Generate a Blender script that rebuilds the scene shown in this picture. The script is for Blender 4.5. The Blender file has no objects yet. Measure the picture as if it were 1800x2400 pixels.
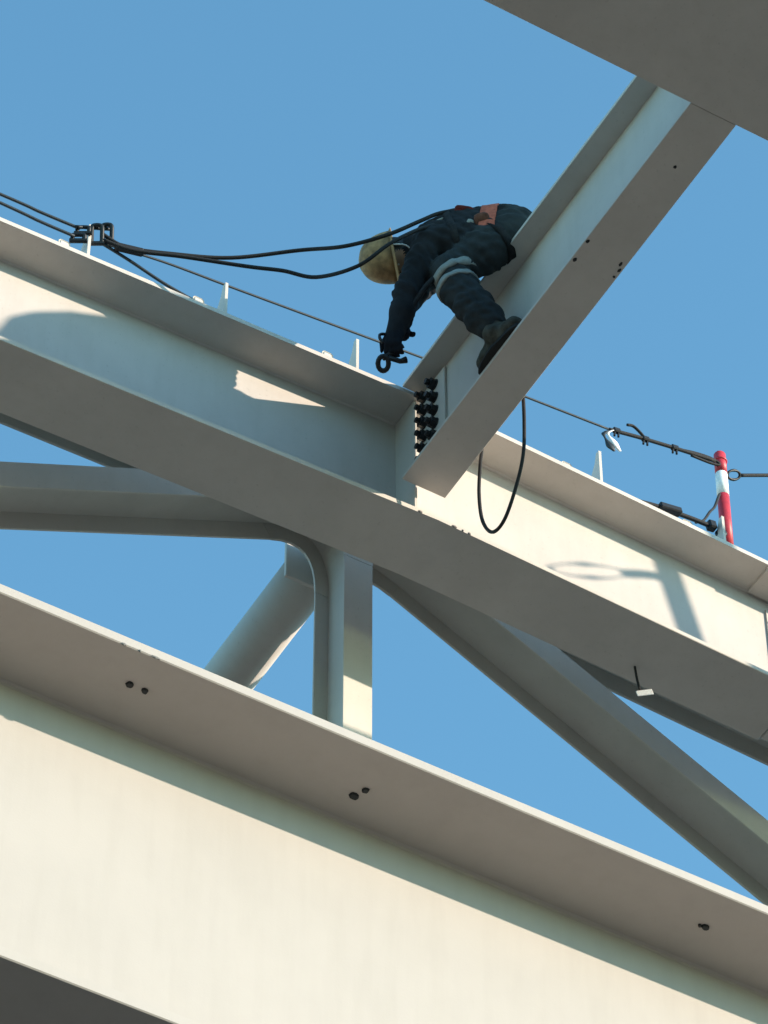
import bpy, bmesh, math, random
import numpy as np
from mathutils import Vector, Matrix

random.seed(7)
scene = bpy.context.scene
COL = scene.collection

# ------------------------------------------------------------------ camera, sky, sun, exposure
CAM_ELEV, CAM_YAW, LENS = 49.25, 30.25, 142.5          # tele shot, looking steeply up at the roof steel
cam_data = bpy.data.cameras.new('camera')
cam_data.sensor_fit = 'VERTICAL'
cam_data.sensor_height = 36.0
cam_data.lens = LENS
cam_data.clip_start = 0.1
cam_data.clip_end = 3000.0
cam = bpy.data.objects.new('camera', cam_data)
COL.objects.link(cam)
cam.location = (0.0, 0.0, 1.6)
cam.rotation_euler = (math.radians(90 + CAM_ELEV), 0.0, math.radians(-CAM_YAW))
scene.camera = cam

SUN = Vector((1.0, -1.0, 0.45)).normalized()            # direction towards the sun
sun_elev = math.asin(SUN.z)
sun_az = math.atan2(SUN.x, SUN.y)                        # clockwise from +Y

world = bpy.data.worlds.new('World')
scene.world = world
world.use_nodes = True
wn = world.node_tree
wn.nodes.clear()
sky = wn.nodes.new('ShaderNodeTexSky')
sky.sky_type = 'NISHITA'
sky.sun_disc = False
sky.sun_elevation = sun_elev
sky.sun_rotation = sun_az
sky.altitude = 0.0
sky.air_density = 1.0
sky.dust_density = 0.3
sky.ozone_density = 1.0
bg = wn.nodes.new('ShaderNodeBackground')
bg.inputs['Strength'].default_value = 0.15
wo = wn.nodes.new('ShaderNodeOutputWorld')
tint = wn.nodes.new('ShaderNodeMix')
tint.data_type = 'RGBA'
tint.blend_type = 'MULTIPLY'
tint.inputs[0].default_value = 1.0
tint.inputs[7].default_value = (0.725, 1.18, 1.205, 1.0)      # the phone's cool white balance, the same all over the sky
wn.links.new(sky.outputs[0], tint.inputs[6])
wn.links.new(tint.outputs[2], bg.inputs[0])
wn.links.new(bg.outputs[0], wo.inputs[0])

sun_data = bpy.data.lights.new('sun', 'SUN')
sun_data.energy = 3.75
sun_data.angle = math.radians(0.5)
sun_data.color = (1.0, 0.835, 0.665)
sun = bpy.data.objects.new('sun', sun_data)
COL.objects.link(sun)
sun.location = (20, -20, 30)
sun.rotation_euler = SUN.to_track_quat('Z', 'Y').to_euler()

scene.view_settings.view_transform = 'Standard'
scene.view_settings.look = 'None'
scene.view_settings.gamma = 1.0
scene.view_settings.exposure = 1.0
scene.view_settings.use_curve_mapping = False


# ------------------------------------------------------------------ materials
def new_mat(name):
    m = bpy.data.materials.new(name)
    m.use_nodes = True
    nt = m.node_tree
    b = nt.nodes['Principled BSDF']
    return m, nt, b


def noise(nt, scale, detail=4.0, rough=0.6, coord='Object', stretch=None):
    tc = nt.nodes.new('ShaderNodeTexCoord')
    n = nt.nodes.new('ShaderNodeTexNoise')
    n.inputs['Scale'].default_value = scale
    n.inputs['Detail'].default_value = detail
    n.inputs['Roughness'].default_value = rough
    if stretch:
        mp = nt.nodes.new('ShaderNodeMapping')
        mp.inputs['Scale'].default_value = stretch
        nt.links.new(tc.outputs[coord], mp.inputs['Vector'])
        nt.links.new(mp.outputs['Vector'], n.inputs['Vector'])
    else:
        nt.links.new(tc.outputs[coord], n.inputs['Vector'])
    return n


def ramp(nt, src, stops):
    r = nt.nodes.new('ShaderNodeValToRGB')
    els = r.color_ramp.elements
    while len(els) < len(stops):
        els.new(0.5)
    for e, (p, c) in zip(els, stops):
        e.position = p
        e.color = (c[0], c[1], c[2], 1.0)
    nt.links.new(src, r.inputs['Fac'])
    return r


def mixc(nt, kind, fac, a, b):
    m = nt.nodes.new('ShaderNodeMix')
    m.data_type = 'RGBA'
    m.blend_type = kind
    if isinstance(fac, (int, float)):
        m.inputs[0].default_value = fac
    else:
        nt.links.new(fac, m.inputs[0])
    for v, i in ((a, 6), (b, 7)):
        if isinstance(v, tuple):
            m.inputs[i].default_value = (v[0], v[1], v[2], 1)
        else:
            nt.links.new(v, m.inputs[i])
    return m.outputs[2]


def paint(name, base, stain=0.10, rough=0.55, speck=True):
    """Shop-painted structural steel: slight cloudy variation, faint runs, fine grit."""
    m, nt, b = new_mat(name)
    lo = tuple(c * (1 - stain) for c in base)
    n1 = noise(nt, 2.3, 5, 0.62)
    r1 = ramp(nt, n1.outputs['Fac'], [(0.33, lo), (0.66, base)])
    n2 = noise(nt, 5.0, 3, 0.6, stretch=(3.0, 3.0, 0.35))
    r2 = ramp(nt, n2.outputs['Fac'], [(0.30, (0.90, 0.90, 0.88)), (0.55, (1, 1, 1))])
    col = mixc(nt, 'MULTIPLY', 0.35, r1.outputs['Color'], r2.outputs['Color'])
    if speck:
        n3 = noise(nt, 55.0, 2, 0.5)
        r3 = ramp(nt, n3.outputs['Fac'], [(0.26, (0.55, 0.53, 0.50)), (0.34, (1, 1, 1))])
        col = mixc(nt, 'MULTIPLY', 0.22, col, r3.outputs['Color'])
    nt.links.new(col, b.inputs['Base Color'])
    b.inputs['Roughness'].default_value = rough
    b.inputs['Specular IOR Level'].default_value = 0.3
    n4 = noise(nt, 140.0, 3, 0.6)
    bp = nt.nodes.new('ShaderNodeBump')
    bp.inputs['Strength'].default_value = 0.12
    bp.inputs['Distance'].default_value = 0.003
    nt.links.new(n4.outputs['Fac'], bp.inputs['Height'])
    nt.links.new(bp.outputs['Normal'], b.inputs['Normal'])
    return m


def cloth(name, base, var=0.35, rough=0.9, scale=9.0, bump=0.35, dist=0.01):
    m, nt, b = new_mat(name)
    lo = tuple(c * (1 - var) for c in base)
    hi = tuple(min(1, c * (1 + var)) for c in base)
    n1 = noise(nt, scale, 5, 0.65)
    r1 = ramp(nt, n1.outputs['Fac'], [(0.3, lo), (0.7, hi)])
    nt.links.new(r1.outputs['Color'], b.inputs['Base Color'])
    b.inputs['Roughness'].default_value = rough
    b.inputs['Specular IOR Level'].default_value = 0.15
    n2 = noise(nt, scale * 3.2, 4, 0.6)
    bp = nt.nodes.new('ShaderNodeBump')
    bp.inputs['Strength'].default_value = bump
    bp.inputs['Distance'].default_value = dist
    nt.links.new(n2.outputs['Fac'], bp.inputs['Height'])
    nt.links.new(bp.outputs['Normal'], b.inputs['Normal'])
    return m


def solid(name, base, rough=0.6, metal=0.0, var=0.15, scale=30.0, spec=0.4):
    m, nt, b = new_mat(name)
    n1 = noise(nt, scale, 3, 0.6)
    r1 = ramp(nt, n1.outputs['Fac'], [(0.3, tuple(c * (1 - var) for c in base)), (0.7, tuple(min(1, c * (1 + var)) for c in base))])
    nt.links.new(r1.outputs['Color'], b.inputs['Base Color'])
    b.inputs['Roughness'].default_value = rough
    b.inputs['Metallic'].default_value = metal
    b.inputs['Specular IOR Level'].default_value = spec
    return m


M = {}
M['paint'] = paint('off_white_steel_paint', (0.56, 0.52, 0.48))
M['paint_b'] = paint('off_white_girder_paint', (0.412, 0.374, 0.35), stain=0.05, speck=False)
M['primer'] = paint('dark_grey_primer', (0.15, 0.145, 0.14))
M['bolt'] = solid('black_bolt_steel', (0.018, 0.02, 0.023), 0.5, 0.3)
M['rope'] = solid('black_rope', (0.012, 0.013, 0.016), 0.8, 0, 0.3, 120)
M['wire'] = solid('dark_wire_rope', (0.03, 0.04, 0.05), 0.55, 0.3, 0.3, 200)
M['shackle'] = solid('dark_shackle_steel', (0.02, 0.022, 0.026), 0.45, 0.5)
M['red'] = solid('red_stanchion_paint', (0.45, 0.03, 0.045), 0.45, 0, 0.2, 25)
M['white'] = solid('white_stanchion_paint', (0.78, 0.78, 0.78), 0.45, 0, 0.08, 25)
M['tag'] = solid('white_plastic_tag', (0.75, 0.76, 0.78), 0.5, 0, 0.05)
M['jacket'] = cloth('dark_navy_work_jacket', (0.018, 0.020, 0.024))
M['trousers'] = cloth('dark_navy_work_trousers', (0.030, 0.035, 0.038))
M['glove'] = cloth('black_work_glove', (0.012, 0.015, 0.022))
M['skin'] = solid('weathered_skin', (0.33, 0.19, 0.13), 0.55, 0, 0.1)
M['hair'] = solid('black_hair_and_shade', (0.01, 0.009, 0.008), 0.6)
M['helmet'] = solid('dirty_ochre_helmet', (0.27, 0.165, 0.075), 0.75, 0, 0.45, 18.0)
M['boot'] = cloth('dark_olive_work_boot', (0.060, 0.058, 0.048), 0.5, 0.8, 20)
M['sole'] = solid('black_rubber_sole', (0.012, 0.012, 0.012), 0.8)
M['orange'] = cloth('orange_red_webbing', (0.44, 0.115, 0.075), 0.3, 0.8, 40)
M['maroon'] = cloth('maroon_webbing', (0.10, 0.018, 0.016), 0.4, 0.8, 30)
M['strap_dark'] = cloth('black_webbing', (0.020, 0.020, 0.022), 0.4, 0.8, 40)
M['pouch'] = cloth('brown_tool_pouch', (0.12, 0.05, 0.035), 0.4, 0.8, 22)
M['band'] = solid('grey_reflective_tape', (0.24, 0.255, 0.24), 0.5, 0, 0.15, 40)
M['strap_white'] = solid('white_chin_strap', (0.7, 0.7, 0.72), 0.6)
M['caster'] = cloth('grey_caster_block', (0.25, 0.24, 0.21), 0.2, 0.9, 6.0)  # only for the added block that shades the web
M['eye'] = solid('eye_white', (0.6, 0.58, 0.55), 0.3, 0, 0.02)

gm, nt, b = new_mat('dusty_yard_ground')
n1 = noise(nt, 0.25, 6, 0.6)
r1 = ramp(nt, n1.outputs['Fac'], [(0.3, (0.072, 0.064, 0.053)), (0.7, (0.118, 0.105, 0.09))])
nt.links.new(r1.outputs['Color'], b.inputs['Base Color'])
b.inputs['Roughness'].default_value = 0.95
M['ground'] = gm


# ------------------------------------------------------------------ mesh helpers
def link_mesh(name, bm, mat, parent=None, smooth=False):
    bmesh.ops.recalc_face_normals(bm, faces=bm.faces)
    me = bpy.data.meshes.new(name)
    bm.to_mesh(me)
    bm.free()
    mats = mat if isinstance(mat, (list, tuple)) else [mat]
    for mm in mats:
        me.materials.append(mm)
    if smooth:
        for p in me.polygons:
            p.use_smooth = True
    o = bpy.data.objects.new(name, me)
    COL.objects.link(o)
    if parent is not None:
        o.parent = parent
        o.matrix_parent_inverse = parent.matrix_world.inverted()
    return o


def tag(o, label=None, cat=None, group=None, kind=None):
    if label: o['label'] = label
    if cat: o['category'] = cat
    if group: o['group'] = group
    if kind: o['kind'] = kind
    return o


def thing(name, loc, label, cat, group=None):
    o = bpy.data.objects.new(name, None)
    o.empty_display_size = 0.2
    o.location = loc
    o.matrix_world = Matrix.Translation(loc)
    COL.objects.link(o)
    return tag(o, label, cat, group)


def bevel(bm, w, seg=1):
    bmesh.ops.bevel(bm, geom=list(bm.edges), offset=w, segments=seg, affect='EDGES', profile=0.5)


def bm_box(x0, x1, y0, y1, z0, z1, bv=0.0):
    bm = bmesh.new()
    vs = [bm.verts.new((x, y, z)) for x in (x0, x1) for y in (y0, y1) for z in (z0, z1)]
    for f in ((0, 1, 3, 2), (4, 6, 7, 5), (0, 4, 5, 1), (2, 3, 7, 6), (0, 2, 6, 4), (1, 5, 7, 3)):
        bm.faces.new([vs[i] for i in f])
    if bv: bevel(bm, bv)
    return bm


def bm_prism(poly, axis, a, b_, bv=0.0):
    """Extrude a 2-D polygon along 'X' (poly in y,z), 'Y' (x,z) or 'Z' (x,y)."""
    bm = bmesh.new()
    def put(p, t):
        if axis == 'X': return (t, p[0], p[1])
        if axis == 'Y': return (p[0], t, p[1])
        return (p[0], p[1], t)
    A = [bm.verts.new(put(p, a)) for p in poly]
    B = [bm.verts.new(put(p, b_)) for p in poly]
    bm.faces.new(A)
    bm.faces.new(list(reversed(B)))
    n = len(poly)
    for i in range(n):
        j = (i + 1) % n
        bm.faces.new((A[j], A[i], B[i], B[j]))
    if bv: bevel(bm, bv)
    return bm


def frames(pts):
    T = []
    for i in range(len(pts)):
        a = pts[max(0, i - 1)]; c = pts[min(len(pts) - 1, i + 1)]
        T.append((c - a).normalized())
    up = Vector((0, 0, 1)) if abs(T[0].z) < 0.9 else Vector((1, 0, 0))
    N = (up - T[0] * up.dot(T[0])).normalized()
    out = []
    for t in T:
        N = (N - t * N.dot(t))
        if N.length < 1e-6: N = t.orthogonal()
        N.normalize()
        out.append((t, N, t.cross(N)))
    return out


def spline(pts, per=8):
    P = [Vector(p) for p in pts]
    Q = [P[0] * 2 - P[1]] + P + [P[-1] * 2 - P[-2]]
    out = []
    for i in range(1, len(Q) - 2):
        a, b_, c, d = Q[i - 1], Q[i], Q[i + 1], Q[i + 2]
        for k in range(per):
            t = k / per
            out.append(0.5 * ((2 * b_) + (c - a) * t + (2 * a - 5 * b_ + 4 * c - d) * t * t + (3 * b_ - a - 3 * c + d) * t ** 3))
    out.append(P[-1])
    return out


def add_tube(bm, pts, r, seg=8, caps=True, closed=False):
    P = [Vector(p) for p in pts]
    fr = frames(P)
    rings = []
    for i, (p, (t, n, bn)) in enumerate(zip(P, fr)):
        rr = r[i] if isinstance(r, (list, tuple)) else r
        rings.append([bm.verts.new(p + (n * math.cos(2 * math.pi * k / seg) + bn * math.sin(2 * math.pi * k / seg)) * rr) for k in range(seg)])
    m = len(rings)
    for i in range(m if closed else m - 1):
        j = (i + 1) % m
        for k in range(seg):
            l = (k + 1) % seg
            bm.faces.new((rings[i][k], rings[i][l], rings[j][l], rings[j][k]))
    if caps and not closed:
        bm.faces.new(list(reversed(rings[0])))
        bm.faces.new(rings[-1])
    return bm


def tube_obj(name, pts, r, mat, parent=None, seg=8, per=8):
    bm = bmesh.new()
    add_tube(bm, spline(pts, per) if per else pts, r, seg)
    return link_mesh(name, bm, mat, parent, smooth=True)


def add_ring(bm, c, ax_u, ax_v, ru, rv, r, n=16, seg=6):
    c = Vector(c); u = Vector(ax_u).normalized(); v = Vector(ax_v).normalized()
    pts = [c + u * ru * math.cos(2 * math.pi * k / n) + v * rv * math.sin(2 * math.pi * k / n) for k in range(n)]
    nrm = u.cross(v).normalized()
    rings = []
    for k, p in enumerate(pts):
        out = (p - c).normalized()
        rings.append([bm.verts.new(p + (out * math.cos(2 * math.pi * s / seg) + nrm * math.sin(2 * math.pi * s / seg)) * r) for s in range(seg)])
    for i in range(n):
        j = (i + 1) % n
        for s in range(seg):
            l = (s + 1) % seg
            bm.faces.new((rings[i][s], rings[i][l], rings[j][l], rings[j][s]))
    return bm


def add_box_oriented(bm, c, u, v, w, su, sv, sw):
    c = Vector(c); u = Vector(u).normalized(); v = Vector(v).normalized(); w = Vector(w).normalized()
    vs = [bm.verts.new(c + u * su * a / 2 + v * sv * b_ / 2 + w * sw * d / 2) for a in (-1, 1) for b_ in (-1, 1) for d in (-1, 1)]
    for f in ((0, 1, 3, 2), (4, 6, 7, 5), (0, 4, 5, 1), (2, 3, 7, 6), (0, 2, 6, 4), (1, 5, 7, 3)):
        bm.faces.new([vs[i] for i in f])
    return bm


_hex = {}
def hex_bolt(parent, loc, axis, r=0.027, h=0.03, mat=None, name='bolt'):
    """Hex head on a washer with the thread end standing proud; axis = outward direction."""
    key = (round(r, 4), round(h, 4))
    if key not in _hex:
        bm = bmesh.new()
        def cyl(n, rr, z0, z1, ph=0.0):
            a = [bm.verts.new((rr * math.cos(ph + 2 * math.pi * k / n), rr * math.sin(ph + 2 * math.pi * k / n), z0)) for k in range(n)]
            c = [bm.verts.new((v.co.x, v.co.y, z1)) for v in a]
            bm.faces.new(list(reversed(a))); bm.faces.new(c)
            for k in range(n):
                l = (k + 1) % n
                bm.faces.new((a[k], a[l], c[l], c[k]))
        cyl(12, r * 1.12, 0.0, h * 0.15)
        cyl(6, r, h * 0.15, h, 0.3)
        cyl(8, r * 0.55, h, h * 1.7)
        bmesh.ops.recalc_face_normals(bm, faces=bm.faces)
        me = bpy.data.meshes.new('bolt')
        bm.to_mesh(me); bm.free()
        me.materials.append(mat or M['bolt'])
        _hex[key] = me
    o = bpy.data.objects.new(name, _hex[key])
    COL.objects.link(o)
    q = Vector(axis).to_track_quat('Z', 'Y').to_matrix().to_4x4()
    mw = Matrix.Translation(loc) @ q @ Matrix.Rotation(random.uniform(0, 1), 4, 'Z')
    o.parent = parent
    o.matrix_parent_inverse = parent.matrix_world.inverted()
    o.matrix_basis = mw
    return o


# ------------------------------------------------------------------ ground
bm = bmesh.new()
vs = [bm.verts.new(p) for p in ((-900, -900, 0), (900, -900, 0), (900, 900, 0), (-900, 900, 0))]
bm.faces.new(vs)
tag(link_mesh('ground', bm, M['ground']), kind='structure')

# ------------------------------------------------------------------ top chord (A): plate girder with a slight kink over the node
NODE = 6.90
YW = 11.495                     # web centre plane
def ztop(x): return 17.795 + (0.042 if x < NODE else -0.036) * (x - NODE)
XL, XR = -1.2, 14.0
def strip(z_hi, z_lo, x0=XL, x1=XR):
    xs = [x0] + ([NODE] if x0 < NODE < x1 else []) + [x1]
    return [(x, ztop(x) + z_hi) for x in xs] + [(x, ztop(x) + z_lo) for x in reversed(xs)]

A = thing('top_chord_beam', (NODE, YW, 16.88), 'off-white I-shaped top chord the worker leans over, half shaded, half sunlit', 'steel beam')
HT, HB = 0.225, 0.205           # half widths of top and bottom flange
HA = 0.905
YN_ = 12.12
XS = 9.075                      # field splice at the right
link_mesh('top_flange', bm_prism(strip(0, -0.030), 'Y', YW - HT, YW + HT, 0.002), M['paint'], A)
link_mesh('web', bm_prism(strip(-0.030, -HA + 0.030), 'Y', YW - 0.008, YW + 0.008), M['paint'], A)
link_mesh('bottom_flange', bm_prism(strip(-HA + 0.030, -HA, XL, XS), 'Y', YW - HB, YW + HB, 0.004), M['paint'], A)
link_mesh('bottom_flange', bm_prism(strip(-HA + 0.030, -HA, XS + 0.006, XR), 'Y', YW - HB + 0.02, YW + HB - 0.02, 0.004), M['paint'], A)
for x in (0.5, 3.6, 10.4, 13.2):     # brackets back to the truss chord
    link_mesh('bracket', bm_box(x - 0.01, x + 0.01, YW + 0.009, YN_ - 0.001 + 0.016, 17.66, 17.76), M['paint'], A)
# stiffener and fin plate where the cross beam meets the chord
link_mesh('stiffener', bm_prism([(YW - HB + 0.004, ztop(6.77) - HA + 0.033), (YW - 0.010, ztop(6.77) - HA + 0.033), (YW - 0.010, ztop(6.77) - 0.033), (YW - HB + 0.004, ztop(6.77) - 0.033)], 'X', 6.765, 6.779), M['paint'], A)
for (hi, sg) in ((-0.0305, -1), (-HA + 0.0305, 1)):
    xs = [XL, NODE, XR]
    bmm = bmesh.new()
    rows = [[bmm.verts.new((x, YW - 0.0085 - dy, ztop(x) + hi + sg * dz)) for (dy, dz) in ((0, 0), (0.010, 0), (0, 0.010))] for x in xs]
    for r0, r1 in zip(rows[:-1], rows[1:]):
        for q in range(3):
            bmm.faces.new((r0[q], r0[(q + 1) % 3], r1[(q + 1) % 3], r1[q]))
    link_mesh('weld_bead', bmm, M['paint'], A)
# splice plate on the web, right end, with its bolts
link_mesh('splice_plate', bm_prism([(9.045, ztop(9.00) - 0.12), (9.40, ztop(9.40) - 0.12), (9.40, ztop(9.40) - HA + 0.09), (9.045, ztop(9.00) - HA + 0.09)], 'Y', YW - 0.020, YW - 0.0085), M['paint'], A)
link_mesh('splice_cover_plate', bm_prism(strip(-0.031, -0.050, 8.935, 9.40), 'Y', YW - HT + 0.01, YW - 0.022), M['paint'], A)
for i in range(6):
    for j in range(3):
        x = 9.105 + 0.085 * j
        hex_bolt(A, (x, YW - 0.020, ztop(x) - 0.20 - 0.098 * i), (0, -1, 0), 0.024, 0.028)
for x, w in ((6.793, .03), (6.991, .035), (7.078, .02), (7.04, .012)):   # spatter left on the lower edge
    bmm = bmesh.new()
    bmesh.ops.create_icosphere(bmm, subdivisions=1, radius=1.0, matrix=Matrix.Translation((x, YW - HB - 0.001, ztop(x) - HA + 0.006)) @ Matrix.Diagonal((w * 0.5, 0.006, 0.009, 1)))
    link_mesh('weld_spot', bmm, M['primer'], A)
# upright cleats along the top flange: a narrow plate at the near edge, a taller lug behind
for x, h in ((3.30, .25), (4.08, .25), (4.872, .25), (5.650, .25), (6.418, .245), (7.893, .25), (8.662, .20), (9.45, .25)):
    z0 = ztop(x) + 0.001
    link_mesh('cleat', bm_prism([(YW - HT + 0.004, z0), (YW - HT + 0.16, z0), (YW - HT + 0.05, z0 + h * 0.72), (YW - HT + 0.03, z0 + h), (YW - HT + 0.004, z0 + h)], 'X', x - 0.008, x + 0.008), M['paint'], A)
    link_mesh('lug', bm_box(x - 0.035, x + 0.030, YW + 0.09, YW + 0.102, z0, z0 + 0.475, 0.012), M['paint'], A)

# ------------------------------------------------------------------ truss web members (H sections, flanges facing front and back)
YN, YF = 12.12, 12.44
YT = (YN + YF) / 2
def h_member(parent, p0, p1, width, t=0.014, lift=0.0):
    """p0,p1 = (x,z) ends of the lower edge's offset centre line; flanges lie in the truss plane."""
    a = Vector((p0[0], 0, p0[1])); c = Vector((p1[0], 0, p1[1]))
    d = (c - a).normalized(); n = Vector((-d.z, 0, d.x))
    def quad(hw):
        return [((a + n * hw).x, (a + n * hw).z), ((c + n * hw).x, (c + n * hw).z), ((c - n * hw).x, (c - n * hw).z), ((a - n * hw).x, (a - n * hw).z)]
    link_mesh('flange', bm_prism(quad(width / 2), 'Y', YN, YN + t, 0.002), M['paint'], parent)
    link_mesh('flange', bm_prism(quad(width / 2), 'Y', YF - t, YF, 0.002), M['paint'], parent)
    if n.z < 0: n = -n
    a += n * lift; c += n * lift            # the web plate may sit above the middle of the flanges
    link_mesh('web', bm_prism(quad(0.006), 'Y', YN + t + 0.0005, YF - t - 0.0005), M['paint'], parent)

VXL, VXR = 6.831, 7.000
V = thing('vertical_strut', ((VXL + VXR) / 2, YT, 14.5), 'upright H-section strut with rounded gusset, sunlit only at its foot', 'steel strut')
h_member(V, ((VXL + VXR) / 2, 14.542), ((VXL + VXR) / 2, 17.408), VXR - VXL)
def lowL(x): return 16.880 + 0.524 * (x - 5.034)
def lowR(x): return 17.263 - 0.5025 * (x - 8.042)
dL = Vector((-1, -0.524)).normalized()
nL = Vector((dL.y, -dL.x)); nL = nL if nL.y > 0 else -nL
dR = Vector((1, -0.5025)).normalized(); nR = Vector((-dR.y, dR.x)); nR = nR if nR.y > 0 else -nR
WD = 0.168
pL = Vector((6.560, lowL(6.560))); pR = Vector((7.285, lowR(7.285)))
def bez(a, c, b_, n=8):
    return [((1 - t) ** 2 * a[0] + 2 * t * (1 - t) * c[0] + t * t * b_[0], (1 - t) ** 2 * a[1] + 2 * t * (1 - t) * c[1] + t * t * b_[1]) for t in [k / n for k in range(n + 1)]]
gl = bez((VXL, 17.41), (VXL, lowL(VXL)), (pL.x, pL.y))
gr = bez((pR.x, pR.y), (VXR, lowR(VXR)), (VXR, 17.41))
uL = pL + nL * WD; uR = pR + nR * WD
zb = lambda x: 17.888 if x < 6.9 else 17.872
xl = uL.x + 0.10; xr = uR.x - 0.10
poly = gl + [(uL.x, uL.y), (xl, zb(xl)), (xr, zb(xr)), (uR.x, uR.y)] + gr
for y0, y1 in ((YN, YN + 0.014), (YF - 0.014, YF)):
    link_mesh('gusset_plate', bm_prism(poly, 'Y', y0, y1), M['paint'], V)
# web plates bending round from the diagonals into the upright
VC = (VXL + VXR) / 2
for p_, n_, d_ in ((pL, nL, dL), (pR, nR, dR)):
    st = p_ + n_ * (WD / 2 + 0.03)
    ctl = Vector((VC, st.y - d_.y / d_.x * (st.x - VC)))
    path = bez((st.x, st.y), (ctl.x, ctl.y), (VC, 17.409), 20)
    bmm = bmesh.new(); rows = []
    for k, (x, z) in enumerate(path):
        q0 = Vector(path[max(0, k - 1)]); q1 = Vector(path[min(len(path) - 1, k + 1)])
        t_ = (q1 - q0).normalized(); nn = Vector((-t_.y, t_.x)) * 0.006
        rows.append([bmm.verts.new((x + nn.x, YN + 0.0145, z + nn.y)), bmm.verts.new((x - nn.x, YN + 0.0145, z - nn.y)), bmm.verts.new((x - nn.x, YF - 0.0145, z - nn.y)), bmm.verts.new((x + nn.x, YF - 0.0145, z + nn.y))])
    for r0, r1 in zip(rows[:-1], rows[1:]):
        for q in range(4):
            bmm.faces.new((r0[q], r0[(q + 1) % 4], r1[(q + 1) % 4], r1[q]))
    bmm.faces.new(rows[0]); bmm.faces.new(list(reversed(rows[-1])))
    link_mesh('curved_web', bmm, M['paint'], V)

cL = pL + nL * (WD / 2); cR = pR + nR * (WD / 2)
DL = thing('diagonal_strut', (1.0, YT, 14.5), 'dark H-section diagonal running off the left edge below the top chord', 'steel strut', 'diagonals of the truss')
h_member(DL, tuple(cL + dL * 0.0003), tuple(cL + dL * 6.45), WD, lift=0.03)
DR = thing('diagonal_strut', (12.9, YT, 14.5), 'long H-section diagonal descending to the right edge below the top chord', 'steel strut', 'diagonals of the truss')
h_member(DR, tuple(cR + dR * 0.0003), tuple(cR + dR * 6.65), WD, lift=0.03)

BC = thing('bottom_chord_beam', (6.9, YT, 14.2), 'truss bottom chord hidden behind the big sunlit girder', 'steel beam')
for z0, z1 in ((14.20, 14.22), (14.52, 14.538)):
    link_mesh('flange', bm_box(-1.2, 14.0, YN + 0.002, YF - 0.002, z0, z1), M['paint'], BC)
link_mesh('web', bm_box(-1.2, 14.0, YT - 0.006, YT + 0.006, 14.22, 14.52), M['paint'], BC)

# truss top chord, standing close behind the front beam and shaded by it
TC = thing('truss_chord', (6.9, YT, 17.5), 'black-looking shaded truss chord peeping out below the front top chord', 'steel beam')
def zc(x, dz): return dz + (0.035 if x < 6.92 else -0.050) * (x - 6.92)
def chord_strip(lo, hi):
    return [(x, zc(x, lo)) for x in (-1.2, 6.92, 14.0)] + [(x, zc(x, hi)) for x in (14.0, 6.92, -1.2)]
link_mesh('web', bm_prism(chord_strip(17.62, 17.90), 'Y', YN + 0.016, YN + 0.030), M['paint'], TC)
link_mesh('rear_plate', bm_prism(chord_strip(17.775, 17.90), 'Y', YF + 0.012, YF + 0.026), M['paint'], TC)
link_mesh('top_flange', bm_prism(chord_strip(17.901, 17.93), 'Y', YN - 0.03, YF + 0.06), M['paint'], TC)

# round pipe strut going away from the node
PS = thing('pipe_strut', (6.905, 12.6, 17.80), 'round grey pipe strut running away behind the upright strut', 'steel pipe')
bm = bmesh.new()
add_tube(bm, [(6.905, 12.605, 17.80), (6.905, 17.195, 17.80)], 0.142, 40)
o = link_mesh('pipe', bm, M['paint'], PS)
for p in o.data.polygons:
    p.use_smooth = len(p.vertices) == 4
link_mesh('end_plate', bm_prism([(6.735, 17.645), (7.075, 17.645), (7.075, 17.955), (6.735, 17.955)], 'Y', 12.58, 12.603, 0.003), M['paint'], PS)
link_mesh('bracket', bm_box(6.897, 6.913, YF + 0.027, 12.579, 17.66, 17.94), M['paint'], PS)

# ------------------------------------------------------------------ cross beam (C) the worker sits on
CX0, CX1, CXW = 6.678, 6.930, 6.804
CZ0, CZ1 = 17.06, 17.80
CY0, CY1 = 8.632, 11.275
C = thing('cross_beam', (CXW, 9.9, CZ0), 'grey I-beam rising to upper right with the worker astride it', 'steel beam')
link_mesh('top_flange', bm_box(CX0, CX1, 8.35, CY1 - 0.012, CZ1 - 0.022, CZ1, 0.002), M['paint'], C)
link_mesh('bottom_flange', bm_box(CX0, CX1, CY0, CY1, CZ0, CZ0 + 0.022, 0.002), M['paint'], C)
link_mesh('web', bm_box(CXW - 0.007, CXW + 0.007, 8.35, CY1 - 0.02, CZ0 + 0.022, CZ1 - 0.022), M['paint'], C)
link_mesh('splice_plate', bm_box(CXW - 0.022, CXW - 0.0075, 11.02, 11.268, CZ0 + 0.05, CZ1 - 0.045, 0.002), M['paint'], C)
for k in range(6):
    for y in (11.115, 11.215):
        hex_bolt(C, (CXW - 0.022, y, 17.70 - 0.103 * k), (-1, 0, 0), 0.030, 0.034)
# small weld scars and drilled holes seen as dark spots
for (y, x) in ((8.974, 6.814), (9.549, 6.692), (9.673, 6.697), (9.586, 6.901), (9.666, 6.914), (9.62, 6.915)):
    bmm = bmesh.new()
    bmesh.ops.create_icosphere(bmm, subdivisions=2, radius=1.0, matrix=Matrix.Translation((x, y, CZ0)) @ Matrix.Diagonal((random.uniform(.005, .010), random.uniform(.007, .014), 0.004, 1)))
    for v in bmm.verts: v.co += Vector((random.uniform(-.0015, .0015), random.uniform(-.002, .002), 0))
    link_mesh('weld_spot', bmm, M['bolt'], C)

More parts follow.
